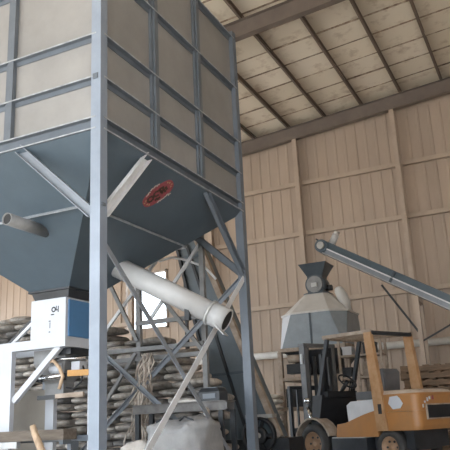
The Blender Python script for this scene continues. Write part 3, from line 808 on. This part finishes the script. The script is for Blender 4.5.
# ================================================================== CONVEYOR
VO = (-2.0, 15.75, 0)
cv = thing('trough_conveyor', 'long slate-blue inclined trough conveyor rising to the cooler feed hopper', 'conveyor', VO)
yA, yB = 15.55, 15.95
pa, pb = V((-4.72, 0, 4.83)), V((2.4, 0, 0.47))
dd = (pb - pa).normalized(); nn = V((-dd.z, 0, dd.x)); nn = nn if nn.z > 0 else -nn
def cp(s, h, y): return pa + dd * s + nn * h + V((0, y, 0))
LN = (pb - pa).length
MB().prism([cp(0, -0.02, yA), cp(LN, -0.02, yA), cp(LN, 0.12, yA), cp(0, 0.12, yA)], (0, 0.012, 0)).build('side_plate', 'conv', cv, VO)
MB().prism([cp(0, -0.16, yA), cp(LN, -0.16, yA), cp(LN, -0.02, yA), cp(0, -0.02, yA)], (0, 0.012, 0)).build('lower_side_plate', 'brace', cv, VO)
MB().prism([cp(0, -0.16, yB), cp(LN, -0.16, yB), cp(LN, 0.12, yB), cp(0, 0.12, yB)], (0, 0.012, 0)).build('side_plate', 'conv', cv, VO)
MB().prism([cp(0, -0.17, yA), cp(LN, -0.17, yA), cp(LN, -0.155, yA), cp(0, -0.155, yA)], (0, yB - yA + 0.012, 0)).build('trough_floor', 'conv', cv, VO)
MB().prism([cp(0, 0.12, yA - 0.04), cp(LN, 0.12, yA - 0.04), cp(LN, 0.135, yA - 0.04), cp(0, 0.135, yA - 0.04)], (0, yB - yA + 0.09, 0)).build('cover', 'conv', cv, VO)
MB().bar(cp(0.1, -0.035, yA - 0.02), cp(LN, -0.035, yA - 0.02), 0.05, 0.03, side=(0, 1, 0)).build('edge_rail', 'pale_steel', cv, VO)
MB().prism([cp(0.1, -0.17, yA - 0.05), cp(LN, -0.17, yA - 0.05), cp(LN, -0.155, yA - 0.05), cp(0.1, -0.155, yA - 0.05)], (0, 0.05, 0)).build('lower_flange', 'galv', cv, VO)
for s in (1.9, 3.6, 5.4):
    MB().bar(cp(s, -0.16, yA - 0.02), cp(s, 0.12, yA - 0.02), 0.05, 0.05, side=(0, 1, 0)).build('joint_flange', 'slate', cv, VO)
MB().cyl(cp(0.0, -0.02, yA - 0.06), cp(0.0, -0.02, yB + 0.06), 0.16, n=24).build('head_drum', 'conv', cv, VO)
MB().cyl(cp(0.0, -0.02, yA - 0.12), cp(0.0, -0.02, yA - 0.05), 0.09, n=20).build('drum_bearing', 'galv', cv, VO)
MB().bar(cp(-0.22, 0.09, yA + 0.1), cp(0.05, -0.02, yA + 0.1), 0.2, 0.03, side=(0, 1, 0)).build('scraper', 'dark', cv, VO)
mt = MB().cyl((-4.56, 15.75, 4.82), (-4.40, 15.75, 5.10), 0.085, n=18).build('motor', 'cream', cv, VO)
MB().cyl((-4.40, 15.75, 5.10), (-4.36, 15.75, 5.17), 0.07, n=18).build('fan_cover', 'cooler_roof', mt, VO)
MB().box(-4.68, -4.45, 15.62, 15.88, 4.72, 4.84).build('gearbox', 'galv', cv, VO, bevel=0.015)
for xx, zz in ((-2.62, 3.22), (0.4, 1.38)):
    for yy in (yA - 0.05, yB + 0.05):
        MB().box(xx - 0.045, xx + 0.045, yy - 0.045, yy + 0.045, 0, zz + 0.1).build('support_post', 'wall_steel', cv, VO)
    MB().box(xx - 0.04, xx + 0.04, yA, yB, zz - 0.06, zz + 0.01).build('support_cross_bar', 'wall_steel', cv, VO)
MB().bar((-3.36, yA - 0.07, 3.66), (-2.66, yA - 0.07, 2.52), 0.04, 0.045, side=(0, 1, 0)).build('diagonal_strut', 'black', cv, VO)
MB().bar((-2.60, yA - 0.07, 2.30), (-1.75, yA - 0.07, 2.70), 0.03, 0.035, side=(0, 1, 0)).build('diagonal_strut', 'black', cv, VO)
MB().box(-2.6, 0.4, yA - 0.03, yA + 0.03, 2.24, 2.32).build('tie_beam', 'wall_steel', cv, VO) if False else None

# ================================================================== pallets, shelving
def pallet():
    r = thing('wooden_pallet', 'weathered brown wooden pallet in the stack behind the forklift', 'pallet', (0, 0, 0), 0, 'stacked wooden pallets')
    me = MB().box(-0.06, 0.06, -0.5, 0.5, 0.118, 0.14).mesh('deck_board', bevel=0.003); me.materials.append(M['wood'])
    me2 = MB().box(-0.6, 0.6, -0.035, 0.035, 0.022, 0.118).mesh('stringer', bevel=0.003); me2.materials.append(M['wood'])
    me3 = MB().box(-0.06, 0.06, -0.5, 0.5, 0.0, 0.022).mesh('base_board'); me3.materials.append(M['wood'])
    for i in range(6): link('deck_board', me, r).location = (-0.54 + i * 0.216, 0, 0)
    for y in (-0.46, 0, 0.46): link('stringer', me2, r).location = (0, y, 0)
    for x in (-0.54, 0, 0.54): link('base_board', me3, r).location = (x, 0, 0)
    return r
pr = pallet()
for k in range(12):
    o = pr if k == 0 else copy_tree(pr)
    o.location = (-2.22 + random.uniform(-0.07, 0.07), 14.35 + random.uniform(-0.05, 0.05), 0.1415 * k + 0.0)
    o.rotation_euler = (0, 0, random.uniform(-0.06, 0.06) + (0 if k < 11 else 0.12))
    o['label'] = 'weathered brown wooden pallet, %s from the top of the stack behind the forklift' % ORD[11 - k]

RO = (-3.75, 14.3, 0)
rk = thing('storage_rack', 'dusty beige steel rack with two shelves behind the forklift guard', 'rack', RO)
rx0, rx1, ry0, ry1 = -4.10, -3.22, 14.05, 14.5
for a in (rx0, -3.72, rx1):
    for b in (ry0, ry1):
        MB().box(a - 0.025, a + 0.025, b - 0.025, b + 0.025, 0, 2.42).build('upright', 'dusty', rk, RO)
for z in (0.9, 1.55, 2.0, 2.36):
    MB().box(rx0, rx1, ry0, ry1, z - 0.02, z + 0.02).build('shelf', 'dusty', rk, RO)
random.seed(21)
for i, (a, z, w, h, c, lb) in enumerate(((-4.0, 1.571, 0.22, 0.2, 'dark', 'dark box on the left of the rack middle shelf'), (-3.5, 1.571, 0.26, 0.3, 'dusty', 'dusty beige carton on the right of the rack middle shelf'),
                                   (-3.95, 2.021, 0.2, 0.18, 'cream', 'pale carton on the left of the rack upper shelf'), (-3.48, 2.021, 0.24, 0.24, 'dark', 'dark box on the right of the rack upper shelf'))):
    m = MB().box(a - w / 2, a + w / 2, 14.12, 14.4, z, z + h).box(a - w / 2 - 0.008, a + w / 2 + 0.008, 14.112, 14.408, z + h - 0.05, z + h)
    tag(m.build('storage_box', c, bevel=0.006), lb, 'box', 'boxes on the rack')

# ================================================================== FORKLIFT
FS = 1.042
fk = thing('forklift', 'worn orange forklift with black mast seen from behind on its left side', 'forklift', (-3.944, 12.722, 0), math.radians(64.0 + 90.0))
# local axes: +x forward, +y left of the driver, z up
def F(): return MB(FS)
def wheel(x, y, r, w, s):
    wz = r
    prof = [(-w / 2, r * 0.62), (-w / 2, r * 0.90), (-w / 2 + 0.03, r * 0.985), (-w / 4, r), (w / 4, r), (w / 2 - 0.03, r * 0.985), (w / 2, r * 0.90), (w / 2, r * 0.62)]
    tw_ = F().lathe((x, y, wz), (0, 1, 0), prof, n=36).build('tyre', 'tyre', fk)
    yo = y + s * w / 2
    rm = F().lathe((x, y, wz), (0, s, 0), [(w / 2 - 0.01, r * 0.63), (w / 2 - 0.005, r * 0.57), (w / 2 - 0.07, r * 0.52), (w / 2 - 0.085, r * 0.2), (w / 2 - 0.05, r * 0.18), (w / 2 - 0.05, 0.001), (-w / 2, 0.001), (-w / 2, r * 0.63)], n=36).build('rim', 'rim', tw_)
    nb = F()
    for i in range(6):
        a = 2 * PI * i / 6
        nb.cyl((x + r * 0.36 * math.cos(a), yo - s * 0.09, wz + r * 0.36 * math.sin(a)), (x + r * 0.36 * math.cos(a), yo - s * 0.06, wz + r * 0.36 * math.sin(a)), 0.018, n=6)
    nb.build('lug_nuts', 'dark', tw_)
for s in (1, -1):
    wheel(0, s * 0.45, 0.33, 0.22, s)
    wheel(-1.62, s * 0.42, 0.27, 0.18, s)
    # front fender
    fd = F(); R0, R1 = [], []
    for i in range(11):
        a = math.radians(-12 + 176 * i / 10)
        R0.append((0.40 * math.cos(a), 0.34 + 0.40 * math.sin(a))); R1.append((0.43 * math.cos(a), 0.34 + 0.43 * math.sin(a)))
    for i in range(10):
        q = [R0[i], R0[i + 1], R1[i + 1], R1[i]]
        fd.prism([(x_, s * 0.57, z_) for x_, z_ in q], (0, -s * 0.26, 0))
    fd.build('front_fender', 'dusty', fk)
    # step and side panel
    F().box(-1.20, -0.44, s * 0.30 if s > 0 else -0.55, 0.55 if s > 0 else -0.30, 0.18, 0.42).build('step', 'dark', fk, bevel=0.01)
    F().box(-1.18, -0.46, s * 0.32 if s > 0 else -0.56, 0.56 if s > 0 else -0.32, 0.42, 0.435).build('step_plate', 'galv', fk)
    F().prism([(-0.52, s * 0.34, 0.435), (-1.42, s * 0.34, 0.435), (-1.42, s * 0.34, 0.84), (-1.15, s * 0.34, 0.78), (-0.75, s * 0.34, 0.66), (-0.56, s * 0.34, 0.64)], (0, s * 0.17, 0)).build('side_panel', 'orange', fk, bevel=0.01)
    # rear pillar
    F().prism([(-1.36, s * 0.485, 2.08), (-1.50, s * 0.485, 2.08), (-1.66, s * 0.485, 0.52), (-1.44, s * 0.485, 0.52)], (0, s * 0.075, 0)).build('rear_pillar', 'dust_orange', fk, bevel=0.008)
    # front pillar
    F().bar((-0.42, s * 0.43, 2.08), (0.0, s * 0.43, 0.75), 0.05, 0.07, side=(0, 1, 0)).build('front_pillar', 'dark', fk)
    F().bar((-1.50, s * 0.52, 2.09), (-0.36, s * 0.46, 2.12), 0.06, 0.06, side=(0, 1, 0)).build('guard_side_rail', 'dusty', fk)
F().box(-1.52, -1.46, -0.52, 0.52, 2.04, 2.10).build('guard_rear_bar', 'dark', fk)
F().box(-0.42, -0.35, -0.45, 0.45, 2.07, 2.13).build('guard_front_bar', 'dusty', fk)
for i in range(6):
    yv = -0.36 + i * 0.144
    F().bar((-1.48, yv, 2.075), (-0.39, yv, 2.105), 0.022, 0.035).build('guard_slat', 'dusty', fk)
# floor, cowl, steering
F().box(-0.75, 0.18, -0.34, 0.34, 0.36, 0.50).build('floor_plate', 'dark', fk)
F().prism([(-0.06, -0.46, 0.50), (0.10, -0.46, 0.50), (0.02, -0.46, 1.14), (-0.22, -0.46, 1.14)], (0, 0.92, 0)).build('cowl', 'black', fk, bevel=0.02)
F().box(-0.30, -0.06, -0.36, 0.40, 1.10, 1.20).build('dashboard', 'black', fk, bevel=0.02)
F().cyl((-0.22, 0, 1.15), (-0.42, 0, 1.36), 0.035).build('steering_column', 'black', fk)
F().lathe((-0.42, 0, 1.36), (-0.69, 0, 0.72), [(0.016 * math.cos(a), 0.17 + 0.016 * math.sin(a)) for a in [2 * PI * i / 8 for i in range(8)]], n=24).bar((-0.42, -0.17, 1.36), (-0.42, 0.17, 1.36), 0.03, 0.015, side=(1, 0, 0)).build('steering_wheel', 'black', fk)
for i in range(3):
    F().cyl((-0.26, -0.30 + i * 0.06, 1.15), (-0.33, -0.30 + i * 0.06, 1.34), 0.012, n=8).cyl((-0.33, -0.30 + i * 0.06, 1.34), (-0.345, -0.30 + i * 0.06, 1.38), 0.022, n=8).build('lever', 'black', fk)
# engine cover, seat
F().prism([(-0.70, -0.33, 0.50), (-0.68, -0.33, 0.94), (-0.78, -0.33, 1.0), (-1.50, -0.33, 1.02), (-1.50, -0.33, 0.50)], (0, 0.70, 0)).build('engine_cover', 'cream', fk, bevel=0.03)
F().box(-1.30, -0.80, -0.24, 0.24, 1.02, 1.15).build('seat_cushion', 'vinyl', fk, bevel=0.04)
F().prism([(-1.24, -0.24, 1.12), (-1.36, -0.24, 1.12), (-1.42, -0.20, 1.44), (-1.40, -0.16, 1.50), (-1.33, -0.18, 1.50), (-1.30, -0.22, 1.44)], (0, 0.38, 0)).build('seat_back', 'vinyl', fk, bevel=0.04)
# counterweight with vent
def cwring(z, ins, back):
    pts = []
    hw_, x0_, x1_ = 0.53 - ins, -1.46, back
    pts += [(x0_, -hw_, z), (x0_, hw_, z)]
    for i in range(7):
        a = math.radians(90 + 90 * i / 6) if True else 0
        pts.append((x1_ + 0.13 + 0.13 * math.cos(a), hw_ - 0.13 + 0.13 * math.sin(a), z))
    for i in range(7):
        a = math.radians(180 + 90 * i / 6)
        pts.append((x1_ + 0.13 + 0.13 * math.cos(a), -hw_ + 0.13 + 0.13 * math.sin(a), z))
    return pts
cw = F().loft([cwring(0.52, 0.0, -2.22), cwring(0.58, 0.0, -2.24), cwring(0.80, 0.0, -2.24)]).build('counterweight', 'orange', fk)
F().loft([cwring(0.803, 0.0, -2.24), cwring(1.045, 0.005, -2.235), cwring(1.07, 0.015, -2.22)]).build('hood_cover', 'orange', fk, label='orange rear hood with dusty top')
F().loft([cwring(1.071, 0.015, -2.22), cwring(1.11, 0.04, -2.18), cwring(1.13, 0.09, -2.10)]).build('hood_top', 'hood_dust', fk)
lowr = [(p_[0], p_[1], p_[2]) for p_ in cwring(0.30, 0.05, -2.06)]
lw = F(); lw.box(-2.05, -1.90, -0.44, 0.44, 0.25, 0.52); lw.box(-1.42, -1.30, -0.46, 0.46, 0.25, 0.75); lw.box(-2.0, -1.3, -0.30, 0.30, 0.22, 0.60); lw.build('chassis', 'dark', fk)
vx = -2.245
F().box(vx - 0.02, vx + 0.02, -0.30, 0.33, 0.67, 0.90).build('vent_frame', 'dusty', fk, bevel=0.008)
F().box(vx - 0.024, vx - 0.01, -0.28, 0.31, 0.69, 0.88).build('vent_opening', 'black', fk)
for (yv, zz, w, h) in ((0.385, 0.87, 0.03, 0.05), (0.33, 0.93, 0.035, 0.03), (0.26, 0.965, 0.035, 0.055), (0.20, 0.985, 0.035, 0.045)):
    F().box(vx + 0.002, vx + 0.016, yv - w / 2, yv + w / 2, zz - h / 2, zz + h / 2).build('hood_lettering', 'white', fk)
F().box(vx + 0.002, vx + 0.016, 0.10, 0.135, 0.96, 1.02).build('hood_mark', 'red', fk)
F().prism([(-1.70, 0.522, 0.93), (-1.78, 0.522, 0.84), (-1.92, 0.522, 0.85), (-1.98, 0.522, 0.92), (-1.93, 0.522, 1.0), (-1.88, 0.522, 1.04), (-1.74, 0.522, 1.03)], (0, 0.012, 0)).build('worn_sticker', 'white', fk)
F().box(-1.58, -1.51, 0.552, 0.564, 0.78, 0.93).build('pillar_slot', 'black', fk)
# mast
for s in (1, -1):
    F().chan((0.26, s * 0.36, 0.08), (0.26, s * 0.36, 2.05), 0.09, 0.14, 0.018, side=(0, s, 0), open_=-1).build('mast_rail', 'mast', fk)
    F().chan((0.30, s * 0.27, 0.10), (0.30, s * 0.27, 2.02), 0.07, 0.12, 0.015, side=(0, s, 0), open_=-1).build('inner_rail', 'dark', fk)
    F().cyl((0.16, s * 0.20, 0.2), (0.16, s * 0.20, 1.85), 0.035).build('lift_cylinder', 'dark', fk)
    F().cyl((0.05, s * 0.40, 0.55), (0.22, s * 0.40, 0.95), 0.035).build('tilt_cylinder', 'chrome', fk)
    F().box(0.62, 0.68, s * 0.30 - 0.06, s * 0.30 + 0.06, 0.06, 0.60).box(0.62, 1.65, s * 0.30 - 0.06, s * 0.30 + 0.06, 0.06, 0.10).build('fork', 'black', fk)
    hl = F().lathe((0.10, s * 0.45, 1.06), (1, 0, 0), [(0, 0.03), (0.05, 0.06), (0.08, 0.065), (0.08, 0.001), (0, 0.001)], n=16).build('headlight', 'chrome', fk)
F().box(0.19, 0.33, -0.42, 0.42, 2.03, 2.09).build('mast_crossbar', 'mast', fk)
F().box(0.22, 0.30, -0.34, 0.34, 1.25, 1.33).build('mast_crossbar', 'dark', fk)
F().box(0.22, 0.30, -0.34, 0.34, 0.30, 0.40).build('mast_crossbar', 'dark', fk)
F().box(0.25, 0.29, 0.40, 0.43, 1.72, 1.90).build('mast_sticker', 'cream', fk)
F().box(0.13, 0.20, -0.03, 0.03, 0.3, 1.9).build('lift_chain', 'black', fk)
F().box(0.44, 0.58, -0.50, 0.50, 0.18, 0.28).box(0.44, 0.58, -0.50, 0.50, 0.50, 0.60).box(0.40, 0.5, -0.22, -0.16, 0.2, 0.6).box(0.40, 0.5, 0.16, 0.22, 0.2, 0.6).build('fork_carriage', 'dark', fk)
for yv in (-0.52, 0.52):
    F().box(0.50, 0.56, yv - 0.03, yv + 0.03, 0.3, 1.30).build('backrest_post', 'dark', fk)
F().box(0.50, 0.56, -0.55, 0.55, 1.28, 1.34).build('backrest_bar', 'dark', fk)
for i in range(5):
    yv = -0.34 + i * 0.17
    F().box(0.515, 0.545, yv - 0.015, yv + 0.015, 0.6, 1.28).build('backrest_bar', 'dark', fk)
